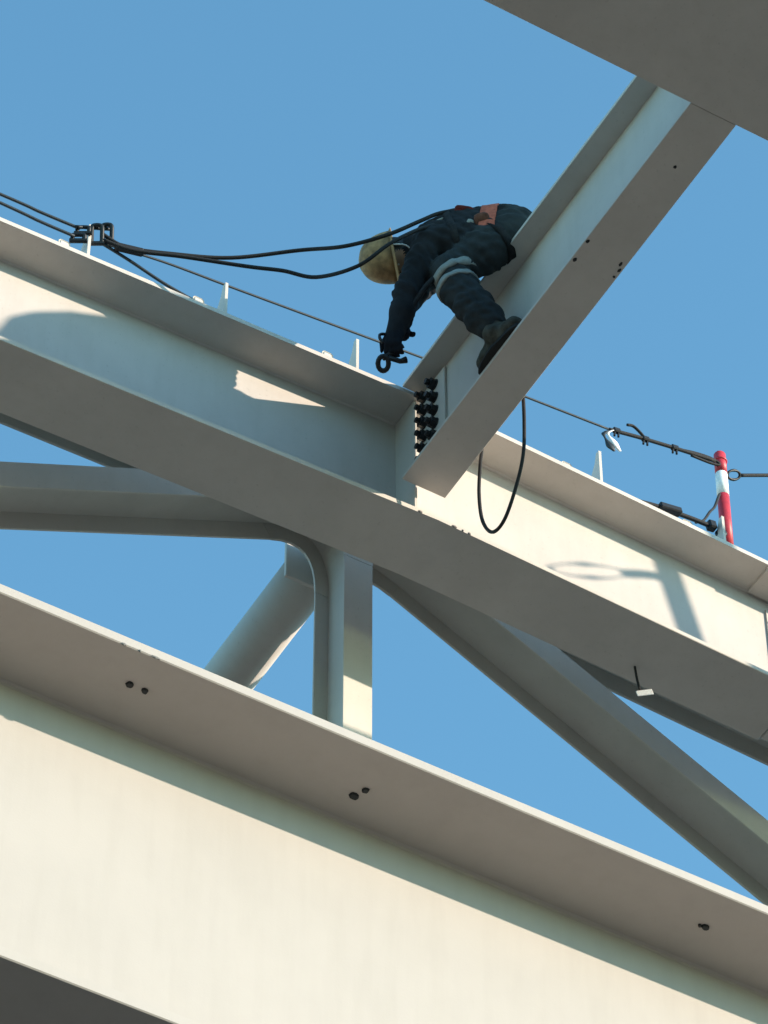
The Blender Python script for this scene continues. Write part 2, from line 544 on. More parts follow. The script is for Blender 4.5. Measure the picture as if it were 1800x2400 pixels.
# ------------------------------------------------------------------ overhead girder (D)
DY0, DY1 = 7.88, 8.630
D = thing('overhead_girder', (7, 8.25, CZ0), 'broad dark girder underside crossing the top right corner', 'steel girder')
link_mesh('bottom_flange', bm_box(-1.2, 14, DY0, DY1, CZ0 - 0.002, CZ0 + 0.032, 0.003), M['paint'], D)
link_mesh('web', bm_box(-1.2, 14, 8.25, 8.27, CZ0 + 0.032, CZ0 + 0.74), M['paint'], D)
link_mesh('top_flange', bm_box(-1.2, 14, 8.03, 8.35, CZ0 + 0.74, CZ0 + 0.77), M['paint'], D)

# ------------------------------------------------------------------ big lower girder (B)
BY, BW = 8.166, 0.36            # near edge, half width
BZ = 11.380
B = thing('large_girder', (5, BY + BW, 9.8), 'huge cream sunlit plate girder filling the bottom of the view', 'steel girder')
BXL, BXR = -1.2, 14.0
link_mesh('top_flange', bm_box(BXL, BXR, BY, BY + 2 * BW, BZ - 0.044, BZ, 0.004), M['paint_b'], B)
link_mesh('web', bm_box(BXL, BXR, BY + BW - 0.010, BY + BW + 0.010, 9.844, BZ - 0.044), M['paint_b'], B)
link_mesh('bottom_flange', bm_box(BXL, BXR, BY, BY + 2 * BW, 9.80, 9.844, 0.004), M['paint_b'], B)
for (x, y, r) in ((3.881, 8.314, .0135), (3.937, 8.315, .0115), (4.774, 8.389, .017), (4.795, 8.345, .0125), (6.150, 8.328, .014), (6.128, 8.330, .006)):
    bmm = bmesh.new()
    n = 9
    a = [bmm.verts.new((x + r * 1.1 * math.cos(2 * math.pi * k / n) * random.uniform(.8, 1.2), y + r * math.sin(2 * math.pi * k / n) * random.uniform(.8, 1.2), BZ - 0.0445)) for k in range(n)]
    c = [bmm.verts.new((v.co.x * 0.8 + x * 0.2, v.co.y * 0.8 + y * 0.2, BZ - 0.053)) for v in a]
    bmm.faces.new(a); bmm.faces.new(list(reversed(c)))
    for k in range(n):
        l = (k + 1) % n
        bmm.faces.new((a[k], a[l], c[l], c[k]))
    link_mesh('bolt_stub', bmm, M['bolt'], B)
# fillet welds between web and flanges
for zz, sg in ((BZ - 0.0445, -1), (9.8445, 1)):
    link_mesh('weld_bead', bm_prism([(BY + BW - 0.0105, zz), (BY + BW - 0.0105 - 0.014, zz), (BY + BW - 0.0105 - 0.004, zz + sg * 0.005), (BY + BW - 0.0105, zz + sg * 0.014)], 'X', BXL, BXR), M['paint_b'], B)

for x, w in ((3.78, .022), (3.898, .04), (3.84, .012)):
    bmm = bmesh.new()
    bmesh.ops.create_icosphere(bmm, subdivisions=1, radius=1.0, matrix=Matrix.Translation((x, BY, BZ - 0.044)) @ Matrix.Diagonal((w * 0.5, 0.004, 0.007, 1)))
    link_mesh('weld_spot', bmm, M['primer'], B)

# ------------------------------------------------------------------ columns outside the view that carry all this
def column(x, y, top, label):
    t = thing('support_column', (x, y, 0), label, 'column', 'columns carrying the roof steel')
    for dy in (-0.19, 0.17):
        link_mesh('flange', bm_box(x - 0.19, x + 0.19, y + dy, y + dy + 0.02, 0, top), M['paint'], t)
    link_mesh('web', bm_box(x - 0.008, x + 0.008, y - 0.169, y + 0.169, 0, top), M['paint'], t)
    link_mesh('base_plate', bm_box(x - 0.3, x + 0.3, y - 0.3, y + 0.3, 0.001, 0.04), M['paint'], t)
column(-0.9, YT, 14.195, 'column under the left end of the truss')
column(13.7, YT, 14.195, 'column under the right end of the truss')
column(-0.9, 8.526, 9.795, 'column under the left end of the large girder')
column(13.7, 8.526, 9.795, 'column under the right end of the large girder')
for x in (-0.9, 13.7):
    t = thing('girder_post', (x, 8.27, BZ), 'post between large girder and overhead girder beyond the %s edge' % ('left' if x < 0 else 'right'), 'post', 'posts between girders')
    link_mesh('post', bm_box(x - 0.13, x + 0.13, 8.19, 8.45, BZ + 0.002, CZ0 - 0.004, 0.004), M['paint'], t)
t = thing('rear_beam', (6.9, 17.3, 17.4), 'rear beam that ends the pipe strut', 'steel beam')
link_mesh('flange', bm_box(-1.2, 14, 17.20, 17.22, 17.4, 18.2), M['paint'], t)
link_mesh('web', bm_box(-1.2, 14, 17.221, 17.5, 17.79, 17.81), M['paint'], t)
column(-0.9, 17.35, 17.395, 'column under the left end of the rear beam')
column(13.7, 17.35, 17.395, 'column under the right end of the rear beam')

# ------------------------------------------------------------------ the worker (signed-distance body, meshed with surface nets)
def V3(*a): return np.array(a, dtype=np.float64)

class Body:
    def __init__(self):
        self.prims = []                       # (a, b, ra, rb, label, k)
    def seg(self, a, b_, ra, rb, label, k=0.03):
        self.prims.append((V3(*a), V3(*b_), ra, rb, label, k))
    def chain(self, pts, label, k=0.03):
        for p, q in zip(pts[:-1], pts[1:]):
            self.seg(p[:3], q[:3], p[3], q[3], label, k)
    def dist(self, P, labels=False):
        """P: (n,3)."""
        d = np.full(len(P), 1e3); best = np.full(len(P), 1e3); lab = np.zeros(len(P), int)
        for a, b_, ra, rb, lb, k in self.prims:
            ba = b_ - a
            pa = P - a
            h = np.clip(pa @ ba / max(ba @ ba, 1e-9), 0, 1)
            dd = np.linalg.norm(pa - h[:, None] * ba, axis=1) - (ra + h * (rb - ra))
            if labels:
                m = dd < best
                best[m] = dd[m]; lab[m] = lb
            hh = np.maximum(k - np.abs(d - dd), 0) / k
            d = np.minimum(d, dd) - hh * hh * k * 0.25
        return (d, lab) if labels else d

def surface_nets(fn, lo, hi, h):
    n = np.ceil((hi - lo) / h).astype(int) + 1
    ax = [lo[i] + h * np.arange(n[i]) for i in range(3)]
    F = np.empty(n)
    for i in range(n[0]):
        Y, Z = np.meshgrid(ax[1], ax[2], indexing='ij')
        P = np.stack([np.full(Y.size, ax[0][i]), Y.ravel(), Z.ravel()], 1)
        F[i] = fn(P).reshape(n[1], n[2])
    inside = F < 0
    c = inside[:-1, :-1, :-1].astype(np.int8)
    cnt = np.zeros(tuple(n - 1), np.int8)
    for dx in (0, 1):
        for dy in (0, 1):
            for dz in (0, 1):
                cnt += inside[dx:n[0] - 1 + dx, dy:n[1] - 1 + dy, dz:n[2] - 1 + dz]
    act = (cnt > 0) & (cnt < 8)
    idx = -np.ones(tuple(n - 1), int)
    cells = np.argwhere(act)
    idx[act] = np.arange(len(cells))
    acc = np.zeros((len(cells), 3)); w = np.zeros(len(cells))
    corners = [(a, b_, d) for a in (0, 1) for b_ in (0, 1) for d in (0, 1)]
    for a in corners:
        for q in range(3):
            if a[q] == 0:
                e = list(a); e[q] = 1
                fa = F[cells[:, 0] + a[0], cells[:, 1] + a[1], cells[:, 2] + a[2]]
                fb = F[cells[:, 0] + e[0], cells[:, 1] + e[1], cells[:, 2] + e[2]]
                m = (fa < 0) != (fb < 0)
                t = np.zeros(len(cells)); t[m] = fa[m] / (fa[m] - fb[m])
                pt = np.tile(np.array(a, float), (len(cells), 1)); pt[:, q] = t
                acc[m] += pt[m]; w[m] += 1
    verts = lo + h * (cells + acc / w[:, None])
    faces = []
    for q in range(3):
        u, v = (q + 1) % 3, (q + 2) % 3
        s0 = [slice(None)] * 3; s1 = [slice(None)] * 3
        s0[q] = slice(0, n[q] - 1); s1[q] = slice(1, n[q])
        cr = inside[tuple(s0)] != inside[tuple(s1)]
        ed = np.argwhere(cr)
        ok = (ed[:, u] > 0) & (ed[:, v] > 0) & (ed[:, u] < n[u] - 1) & (ed[:, v] < n[v] - 1)
        ed = ed[ok]
        flip = inside[tuple(ed.T)]
        def cell(du, dv):
            e = ed.copy(); e[:, u] += du; e[:, v] += dv
            return idx[e[:, 0], e[:, 1], e[:, 2]]
        quad = np.stack([cell(-1, -1), cell(0, -1), cell(0, 0), cell(-1, 0)], 1)
        quad[~flip] = quad[~flip][:, ::-1]
        faces.append(quad)
    return verts, np.concatenate(faces)

def np_mesh(name, verts, faces, mats, parent, labels=None):
    me = bpy.data.meshes.new(name)
    me.vertices.add(len(verts)); me.vertices.foreach_set('co', verts.astype(np.float32).ravel())
    nf, k = faces.shape
    me.loops.add(nf * k); me.loops.foreach_set('vertex_index', faces.astype(np.int32).ravel())
    me.polygons.add(nf)
    me.polygons.foreach_set('loop_start', np.arange(0, nf * k, k, dtype=np.int32))
    me.polygons.foreach_set('use_smooth', np.ones(nf, bool))
    for m in mats: me.materials.append(m)
    if labels is not None:
        me.polygons.foreach_set('material_index', labels.astype(np.int32))
    me.update(calc_edges=True); me.validate()
    o = bpy.data.objects.new(name, me)
    COL.objects.link(o)
    o.parent = parent; o.matrix_parent_inverse = parent.matrix_world.inverted()
    return o

person = thing('person', (6.80, 10.2, 17.80), 'worker in dark work clothes and yellow-brown helmet crouched on the cross beam, reaching down', 'person')
SKIN, JACKET, TROUSERS, GLOVE = 0, 1, 2, 3
bd = Body()
# spine: pelvis on the flange, torso folded forward towards the top chord
pel, wai, che, upc, nec = (6.80, 10.235, 17.925), (6.69, 10.335, 18.035), (6.56, 10.455, 18.045), (6.465, 10.54, 17.995), (6.365, 10.61, 17.97)
bd.chain([pel + (0.132,), (6.75, 10.28, 18.00, 0.132)], TROUSERS, 0.05)
bd.chain([(6.75, 10.28, 18.00, 0.130), wai + (0.127,), che + (0.140,), upc + (0.138,)], JACKET, 0.05)
bd.seg((6.40, 10.50, 17.93), (6.55, 10.63, 18.06), 0.095, 0.10, JACKET, 0.06)       # shoulder girdle
bd.seg((6.48, 10.42, 17.90), (6.62, 10.33, 17.94), 0.11, 0.10, JACKET, 0.06)       # belly side
bd.seg(upc, nec, 0.085, 0.064, JACKET, 0.03)
bd.seg((6.44, 10.545, 18.03), (6.385, 10.59, 18.00), 0.105, 0.085, JACKET, 0.02)    # collar
# head
HC = V3(6.310, 10.690, 17.975); HN = V3(-0.74, 0.62, -0.10); HN /= np.linalg.norm(HN)
HF = V3(0.0, 0.15, -1.0); HF -= HN * (HF @ HN); HF /= np.linalg.norm(HF); HS = np.cross(HN, HF)
bd.seg(HC - HN * 0.02 - HF * 0.02, HC + HN * 0.03, 0.088, 0.092, SKIN, 0.03)
bd.seg(HC - HN * 0.02 + HF * 0.02, HC - HN * 0.085 + HF * 0.055, 0.075, 0.045, SKIN, 0.03)   # jaw
bd.seg(HC + HF * 0.085 + HN * 0.005, HC + HF * 0.108 - HN * 0.025, 0.010, 0.015, SKIN, 0.015)  # nose
for s in (-1, 1):
    bd.seg(HC + HS * s * 0.088 + HN * 0.01, HC + HS * s * 0.094 - HN * 0.025, 0.018, 0.013, SKIN, 0.01)
bd.seg(nec, HC - HN * 0.05 - HF * 0.01, 0.066, 0.074, JACKET, 0.03)  # neck given the jacket colour, painting it dark for the shade there
# arms
Ls, Le, Lw = (6.375, 10.475, 17.88), (6.305, 10.585, 17.575), (6.292, 10.675, 17.345)
Rs, Re, Rw = (6.56, 10.66, 18.05), (6.425, 10.80, 17.80), (6.350, 10.735, 17.47)
bd.chain([Ls + (0.085,), (6.345, 10.525, 17.75, 0.072), Le + (0.062,), (6.30, 10.63, 17.46, 0.056), Lw + (0.047,)], JACKET, 0.03)
bd.chain([Rs + (0.080,), Re + (0.062,), Rw + (0.046,)], JACKET, 0.03)
def hand(w, d, n, side):
    """w wrist, d finger direction, n palm normal, side = thumb side."""
    w, d, n, side = (V3(*q) for q in (w, d, n, side))
    d /= np.linalg.norm(d); n -= d * (n @ d); n /= np.linalg.norm(n); side = side - d * (side @ d) - n * (side @ n); side /= np.linalg.norm(side)
    bd.seg(w, w + d * 0.05, 0.036, 0.034, GLOVE, 0.02)
    for t in (-0.026, 0.0, 0.026):
        bd.seg(w + d * 0.03 + side * t, w + d * 0.085 + side * t, 0.021, 0.019, GLOVE, 0.015)
    for i, (t, L) in enumerate(((0.034, 0.9), (0.012, 1.0), (-0.011, 0.93), (-0.033, 0.75))):
        k0 = w + d * 0.088 + side * t
        k1 = k0 + (d * 0.8 + n * 0.6) * 0.040 * L + side * t * 0.15
        k2 = k1 + (d * 0.15 + n * 1.0) * 0.030 * L
        k3 = k2 + (-d * 0.6 + n * 0.75) * 0.020 * L
        for p, q, ra, rb in ((k0, k1, .0125, .0115), (k1, k2, .0112, .0105), (k2, k3, .0105, .0092)):
            bd.seg(p, q, ra, rb, GLOVE, 0.006)
    t0 = w + d * 0.025 + side * 0.036
    t1 = t0 + d * 0.035 + side * 0.030 + n * 0.015
    t2 = t1 + d * 0.030 + side * 0.004 + n * 0.022
    bd.seg(t0, t1, .017, .0135, GLOVE, 0.012); bd.seg(t1, t2, .0130, .0105, GLOVE, 0.006)
hand(Lw, (-0.10, 0.14, -0.98), (0.75, 0.65, 0.05), (-0.55, 0.75, 0.0))
hand(Rw, (-0.15, -0.15, -0.95), (-0.3, -0.95, 0.1), (0.9, -0.2, 0.0))
# legs: left foot on the near ledge of the beam, right foot on the far ledge
Lh, Lk, La = (6.715, 10.235, 17.93), (6.465, 10.430, 17.665), (6.64, 10.33, 17.22)
Rh, Rk, Ra = (6.880, 10.235, 17.93), (7.060, 10.50, 17.80), (6.895, 10.22, 17.215)
bd.chain([Lh + (0.112,), (6.60, 10.32, 17.80, 0.106), Lk + (0.090,)], TROUSERS, 0.05)
bd.chain([Lk + (0.090,), (6.525, 10.395, 17.47, 0.089), (6.600, 10.352, 17.31, 0.084), (6.632, 10.335, 17.245, 0.078)], TROUSERS, 0.03)
bd.chain([Rh + (0.110,), Rk + (0.090,), (6.965, 10.33, 17.44, 0.080), (6.905, 10.235, 17.26, 0.072)], TROUSERS, 0.04)
# cuff folds
for c_, r_ in (((6.605, 10.350, 17.300), 0.090), ((6.565, 10.372, 17.390), 0.093), ((6.50, 10.41, 17.53), 0.094)):
    bd.seg((c_[0] - .012, c_[1], c_[2] - .006), (c_[0] + .012, c_[1], c_[2] + .006), r_, r_, TROUSERS, 0.008)

def wr(P):
    x, y, z = P[:, 0], P[:, 1], P[:, 2]
    a = np.sin(41 * x + 23 * y + 9 * np.sin(11 * z + 6 * x)) * np.sin(37 * z - 19 * y + 5 * np.sin(13 * x))
    b_ = np.sin(83 * z + 35 * x - 29 * y + 4 * np.sin(21 * y))
    c_ = np.sin(150 * (x * 0.6 - y * 0.5 + z * 0.62) + 7 * np.sin(17 * y + 9 * z)) * (0.5 + 0.5 * np.sin(19 * x + 23 * z))
    return 0.0042 * a + 0.0032 * b_ + 0.0024 * c_
def body_fn(P):
    d = bd.dist(P)
    m = np.abs(d) < 0.05
    if m.any():
        Q = P[m]
        hd = np.linalg.norm(Q - HC, axis=1) < 0.17
        hn = (Q[:, 2] < 17.50) & (Q[:, 0] < 6.45) & (Q[:, 1] > 10.55)
        amp = np.where(hd | hn, 0.0, 1.0)
        d[m] += wr(Q) * amp
    return d
lo_ = V3(6.08, 9.94, 17.12); hi_ = V3(7.22, 10.98, 18.34)
vv, ff = surface_nets(body_fn, lo_, hi_, 0.0085)
_, lab = bd.dist(vv[ff[:, 0]], labels=True)
lab[(lab == SKIN) & (((vv[ff[:, 0]] - HC) @ HF) < 0.035)] = 4  # hair black carried over ears and cheeks too, painting in shade below the helmet
np_mesh('body', vv, ff, [M['skin'], M['jacket'], M['trousers'], M['glove'], M['hair']], person, lab)

# boots
def boot(ax, ay, heel_y, toe_y, zs, x):
    bt = Body()
    bt.seg((ax, ay + 0.015, zs + 0.19), (ax, ay, zs + 0.085), 0.064, 0.060, 0, 0.03)
    bt.seg((x, heel_y + 0.045, zs + 0.055), (x, heel_y + 0.10, zs + 0.058), 0.047, 0.050, 0, 0.03)
    bt.seg((x, heel_y + 0.10, zs + 0.062), (x, toe_y - 0.09, zs + 0.052), 0.050, 0.050, 0, 0.03)
    bt.seg((x, toe_y - 0.10, zs + 0.050), (x, toe_y - 0.055, zs + 0.047), 0.054, 0.046, 0, 0.03)
    def fn(P):
        d = bt.dist(P)
        d += 0.004 * np.sin(95 * P[:, 2] + 40 * P[:, 1]) * np.sin(60 * P[:, 1])
        return np.maximum(d, (zs + 0.014) - P[:, 2])
    v_, f_ = surface_nets(fn, V3(x - 0.11, heel_y - 0.06, zs - 0.0), V3(x + 0.11, toe_y + 0.05, zs + 0.28), 0.007)
    o = np_mesh('boot', v_, f_, [M['boot']], person)
    pts = []
    for k in range(20):
        a = 2 * math.pi * k / 20
        L = (toe_y - heel_y) / 2
        yy = (toe_y + heel_y) / 2 + L * math.cos(a)
        w = 0.050 if math.cos(a) > -0.2 else 0.043
        pts.append((x + w * math.copysign(abs(math.sin(a)) ** 0.75, math.sin(a)), yy))
    s_ = link_mesh('sole', bm_prism(pts, 'Z', zs, zs + 0.026, 0.003), M['sole'], o)
boot(6.648, 10.325, 10.165, 10.530, CZ0 + 0.0235, 6.690)
boot(6.885, 10.215, 10.150, 10.470, CZ0 + 0.0235, 6.880)

# webbing wrapped on the body
def surf(c, d, r0=0.0, r1=0.45):
    c = V3(*c); d = np.array(d, float)
    ts = np.linspace(r0, r1, 120)
    f = body_fn(c[None] + ts[:, None] * d[None])
    out = np.where(f < 0)[0]
    return ts[out[-1]] if len(out) else r0
def wrap(name, c, axis, width, mat, off=0.006, parent=person, r1=0.30, a0=0.0, a1=2 * math.pi, n=44):
    c = V3(*c); axis = V3(*axis); axis /= np.linalg.norm(axis)
    u = np.cross(axis, V3(0.1, 0.2, 1.0)); u /= np.linalg.norm(u); v = np.cross(axis, u)
    closed = abs(a1 - a0 - 2 * math.pi) < 1e-6
    ang = [a0 + (a1 - a0) * k / (n if closed else n - 1) for k in range(n)]
    R = []
    for w in (-0.5, 0, 0.5):
        R.append([surf(c + axis * width * w, u * math.cos(a) + v * math.sin(a), 0, r1) for a in ang])
    R = np.array(R)
    R = np.maximum(R, np.median(R) * 0.6)
    if closed:
        R = (np.roll(R, 1, 1) + R * 2 + np.roll(R, -1, 1)) / 4
    bm = bmesh.new(); rows = []
    for k, a in enumerate(ang):
        d = u * math.cos(a) + v * math.sin(a)
        prof = []
        for wi, w in enumerate((-0.5, 0, 0.5)):
            prof.append(c + axis * width * w + d * (R[wi, k] + off))
        for wi, w in reversed(list(enumerate((-0.5, 0, 0.5)))):
            prof.append(c + axis * width * w + d * (R[wi, k] - 0.006))
        rows.append([bm.verts.new(tuple(p)) for p in prof])
    m = len(rows)
    for i in range(m if closed else m - 1):
        j = (i + 1) % m
        for q in range(6):
            l = (q + 1) % 6
            bm.faces.new((rows[i][q], rows[i][l], rows[j][l], rows[j][q]))
    if not closed:
        bm.faces.new(rows[0]); bm.faces.new(list(reversed(rows[-1])))
    return link_mesh(name, bm, mat, parent, smooth=True)

shin = V3(6.62, 10.34, 17.25) - V3(*Lk); shin /= np.linalg.norm(shin)
for t, rr in ((0.045, 0.120), (0.125, 0.135)):
    wrap('reflective_band', tuple(V3(*Lk) + shin * t), tuple(shin), 0.036, M['band'], 0.007, r1=rr)
spine = V3(*che) - V3(*wai); spine /= np.linalg.norm(spine)
belt = wrap('safety_harness', tuple(V3(*wai) + spine * 0.015), tuple(spine), 0.085, M['orange'], 0.009, r1=0.26)
wrap('shoulder_strap', tuple(V3(*che) + spine * 0.02), tuple(spine * 0.55 + V3(0.35, 0.45, 0.35)), 0.040, M['strap_dark'], 0.008, parent=belt, r1=0.28)
wrap('chest_strap', tuple(V3(*che) + spine * 0.05), tuple(spine * 0.95 - V3(0.0, 0, 0.25)), 0.038, M['strap_dark'], 0.008, parent=belt, r1=0.28)
wrap('thigh_strap', (6.655, 10.278, 17.865), (-0.62, 0.5, -0.55), 0.042, M['strap_dark'], 0.007, parent=belt, r1=0.17)
# side pad, tool pouch and buckles on the belt
def blob(name, c, rad, mat, parent, rot=None, squ=0.45):
    bm = bmesh.new()
    bmesh.ops.create_icosphere(bm, subdivisions=3, radius=1.0)
    mt = Matrix.Translation(c) @ (rot or Matrix.Identity(4)) @ Matrix.Diagonal((rad[0], rad[1], rad[2], 1))
    for v in bm.verts:
        q = Vector([math.copysign(abs(t) ** squ, t) for t in v.co])
        q = q * (1 + 0.05 * math.sin(9 * v.co.x + 7 * v.co.z) * math.cos(8 * v.co.y))
        v.co = mt @ q
    return link_mesh(name, bm, mat, parent, smooth=True)
rp = Matrix.Rotation(math.radians(42), 4, 'Z') @ Matrix.Rotation(math.radians(20), 4, 'Y')
CU = Vector((-0.382, -0.654, 0.653)); CRT = Vector((0.864, -0.504, 0.0)); CT = Vector((-0.329, -0.564, -0.758))
rq = Matrix((CRT, CU, CT)).transposed().to_4x4()
W_ = Vector(wai)
blob('tool_pouch', W_ + CRT * -0.075 + CU * 0.030 + CT * 0.150, (0.042, 0.062, 0.035), M['pouch'], belt, rq @ Matrix.Rotation(0.25, 4, 'Z'), 0.6)
blob('tool_pouch', W_ + CRT * -0.150 + CU * 0.010 + CT * 0.150, (0.022, 0.050, 0.026), M['band'], belt, rq @ Matrix.Rotation(-0.35, 4, 'Z'), 0.6)
blob('pouch_flap', W_ + CRT * -0.010 + CU * 0.050 + CT * 0.130, (0.016, 0.036, 0.018), M['orange'], belt, rq @ Matrix.Rotation(0.1, 4, 'Z'), 0.6)
blob('buckle', W_ + CRT * 0.035 + CU * 0.122 + CT * 0.035, (0.022, 0.022, 0.016), M['shackle'], belt, rq, 0.5)
blob('buckle', W_ + CRT * 0.060 + CU * 0.045 + CT * 0.118, (0.030, 0.012, 0.012), M['band'], belt, rq @ Matrix.Rotation(-0.6, 4, 'Z'), 0.5)
blob('dorsal_plate', Vector(che) + CU * 0.128 + CT * 0.050 + CRT * 0.005, (0.050, 0.030, 0.016), M['maroon'], belt, rq @ Matrix.Rotation(-0.15, 4, 'Z'), 0.55)
blob('shoulder_pad', Vector(upc) + CU * 0.125 + CT * 0.055 + CRT * -0.01, (0.045, 0.010, 0.014), M['band'], belt, rq @ Matrix.Rotation(0.42, 4, 'Z'), 0.6)
# helmet: shell, brim, ridge, chin strap, cord
def hp(u, s, f): return tuple(HC + HN * u + HS * s + HF * f)
bm = bmesh.new()
NR, NA = 12, 40
rings = []
for i in range(NR + 1):
    t = i / NR
    ph = t * math.pi / 2
    ring = []
    for k in range(NA):
        a = 2 * math.pi * k / NA
        rs, rf = 0.124, 0.148
        ridge = 1 + 0.035 * math.exp(-((math.sin(a)) / 0.22) ** 2) * math.sin(ph) ** 1 * (1 - t * 0.2)
        cr = math.cos(ph) ** 0.80
        up = 0.172 * math.sin(ph) ** 1.0 * (ridge if t < 0.98 else 1.03)
        ring.append(bm.verts.new(hp(0.018 + up, rs * cr * math.sin(a), rf * cr * math.cos(a) - 0.012)))
    rings.append(ring)
for i in range(NR):
    for k in range(NA):
        l = (k + 1) % NA
        if i == NR - 1:
            pass
        bm.faces.new((rings[i][k], rings[i][l], rings[i + 1][l], rings[i + 1][k]))
bmesh.ops.remove_doubles(bm, verts=bm.verts, dist=0.0008)
hel = link_mesh('helmet', bm, M['helmet'], person, smooth=True)
sm = hel.modifiers.new('thickness', 'SOLIDIFY'); sm.thickness = 0.004; sm.offset = -1
bm = bmesh.new()
prof = []
for k in range(NA):
    a = 2 * math.pi * k / NA
    ext = 0.012 + 0.040 * max(0, math.cos(a)) ** 2
    rs, rf = 0.124, 0.148
    row = []
    for (e, u) in ((-0.004, 0.020), (ext, 0.010 - 0.10 * ext), (ext + 0.002, 0.004 - 0.10 * ext), (-0.004, 0.013)):
        row.append(bm.verts.new(hp(u, (rs + e) * math.sin(a), (rf + e) * math.cos(a) - 0.012)))
    prof.append(row)
for k in range(NA):
    l = (k + 1) % NA
    for q in range(4):
        m_ = (q + 1) % 4
        bm.faces.new((prof[k][q], prof[k][m_], prof[l][m_], prof[l][q]))
link_mesh('brim', bm, M['helmet'], hel, smooth=True)
tube_obj('chin_strap', [hp(0.01, -0.118, 0.02), hp(-0.06, -0.105, 0.035), hp(-0.105, -0.05, 0.075), hp(-0.11, 0.0, 0.085), hp(-0.105, 0.05, 0.075), hp(-0.06, 0.105, 0.035), hp(0.01, 0.118, 0.02)], 0.004, M['strap_white'], hel, 6)
bm = bmesh.new()
bmesh.ops.create_icosphere(bm, subdivisions=3, radius=0.097, matrix=Matrix.Translation(hp(0.005, 0, -0.018)))
link_mesh('hair', bm, M['hair'], person, smooth=True)
for s in (-1, 1):
    bm = bmesh.new()
    bmesh.ops.create_icosphere(bm, subdivisions=2, radius=0.012, matrix=Matrix.Translation(hp(-0.002, s * 0.032, 0.077)))
    link_mesh('eye', bm, M['eye'], person, smooth=True)

# spanner held in the gloved hands
lw = V3(*Lw); 
tl = thing('spanner', (6.28, 10.70, 17.22), 'black spanner with ring end held in the worker\'s gloves', 'tool')
bm = bmesh.new()
add_tube(bm, spline([(6.335, 10.675, 17.262), (6.300, 10.715, 17.235), (6.265, 10.755, 17.200)], 6), 0.013, 8)
link_mesh('shaft', bm, M['shackle'], tl, smooth=True)
bm = bmesh.new()
add_ring(bm, (6.262, 10.745, 17.150), (0.864, -0.504, 0), (-0.38, -0.65, 0.65), 0.026, 0.036, 0.013, 16, 8)
link_mesh('ring_end', bm, M['shackle'], tl, smooth=True)
bm = bmesh.new()
add_tube(bm, [(6.285, 10.735, 17.20), (6.340, 10.715, 17.185), (6.368, 10.70, 17.198)], [0.013, 0.013, 0.018], 8)
link_mesh('jaw', bm, M['shackle'], tl, smooth=True)
bm = bmesh.new()
add_tube(bm, spline([(6.262, 10.70, 17.33), (6.225, 10.705, 17.315), (6.215, 10.70, 17.275), (6.235, 10.70, 17.245)], 5), 0.008, 6)
link_mesh('hook', bm, M['shackle'], tl, smooth=True)
# ------------------------------------------------------------------ ropes, wires, guard post and small fittings
def shackle(name, c, u, v, ru, rv, r, label, cat, group=None, pin=True):
    bm = bmesh.new()
    add_ring(bm, c, u, v, ru, rv, r, 16, 6)
    if pin:
        uu = Vector(u).normalized(); vv_ = Vector(v).normalized()
        p = Vector(c) - vv_ * rv
        add_tube(bm, [p - uu * ru * 1.25, p + uu * ru * 1.25], r * 1.15, 8)
    return tag(link_mesh(name, bm, M['shackle'], None, smooth=True), label, cat, group)

IR = (0.864, -0.504, 0)       # horizontal direction the photograph sees square on

# lanyards from the worker's back to the anchor cleat
L1 = [(6.51, 10.37, 18.150), (6.40, 10.42, 18.100), (6.31, 10.46, 18.02), (6.16, 10.53, 17.885), (6.00, 10.68, 17.855), (5.85, 10.88, 17.95), (5.56, 11.06, 17.90), (5.28, 11.16, 17.86), (5.06, 11.24, 17.86), (4.93, 11.262, 17.91)]
L2 = [(6.42, 10.42, 18.03), (6.29, 10.43, 17.905), (6.14, 10.47, 17.73), (6.03, 10.60, 17.62), (5.93, 10.84, 17.735), (5.78, 10.92, 17.78), (5.62, 11.00, 17.80), (5.32, 11.13, 17.83), (5.09, 11.22, 17.83), (4.94, 11.262, 17.865)]
tag(tube_obj('lanyard', L1, 0.0105, M['rope'], None, 8), 'upper black lanyard passing over the helmet to the left anchor cleat', 'rope', 'worker lanyards')
tag(tube_obj('lanyard', L2, 0.0105, M['rope'], None, 8), 'lower sagging black lanyard looping below the helmet to the left anchor', 'rope', 'worker lanyards')
tag(tube_obj('tool_lanyard', [(6.43, 10.415, 17.70), (6.40, 10.45, 17.62), (6.365, 10.50, 17.56), (6.335, 10.58, 17.48), (6.315, 10.63, 17.42)], 0.015, M['rope'], None, 8), 'short black strap from the worker\'s chest to the wrist', 'strap')

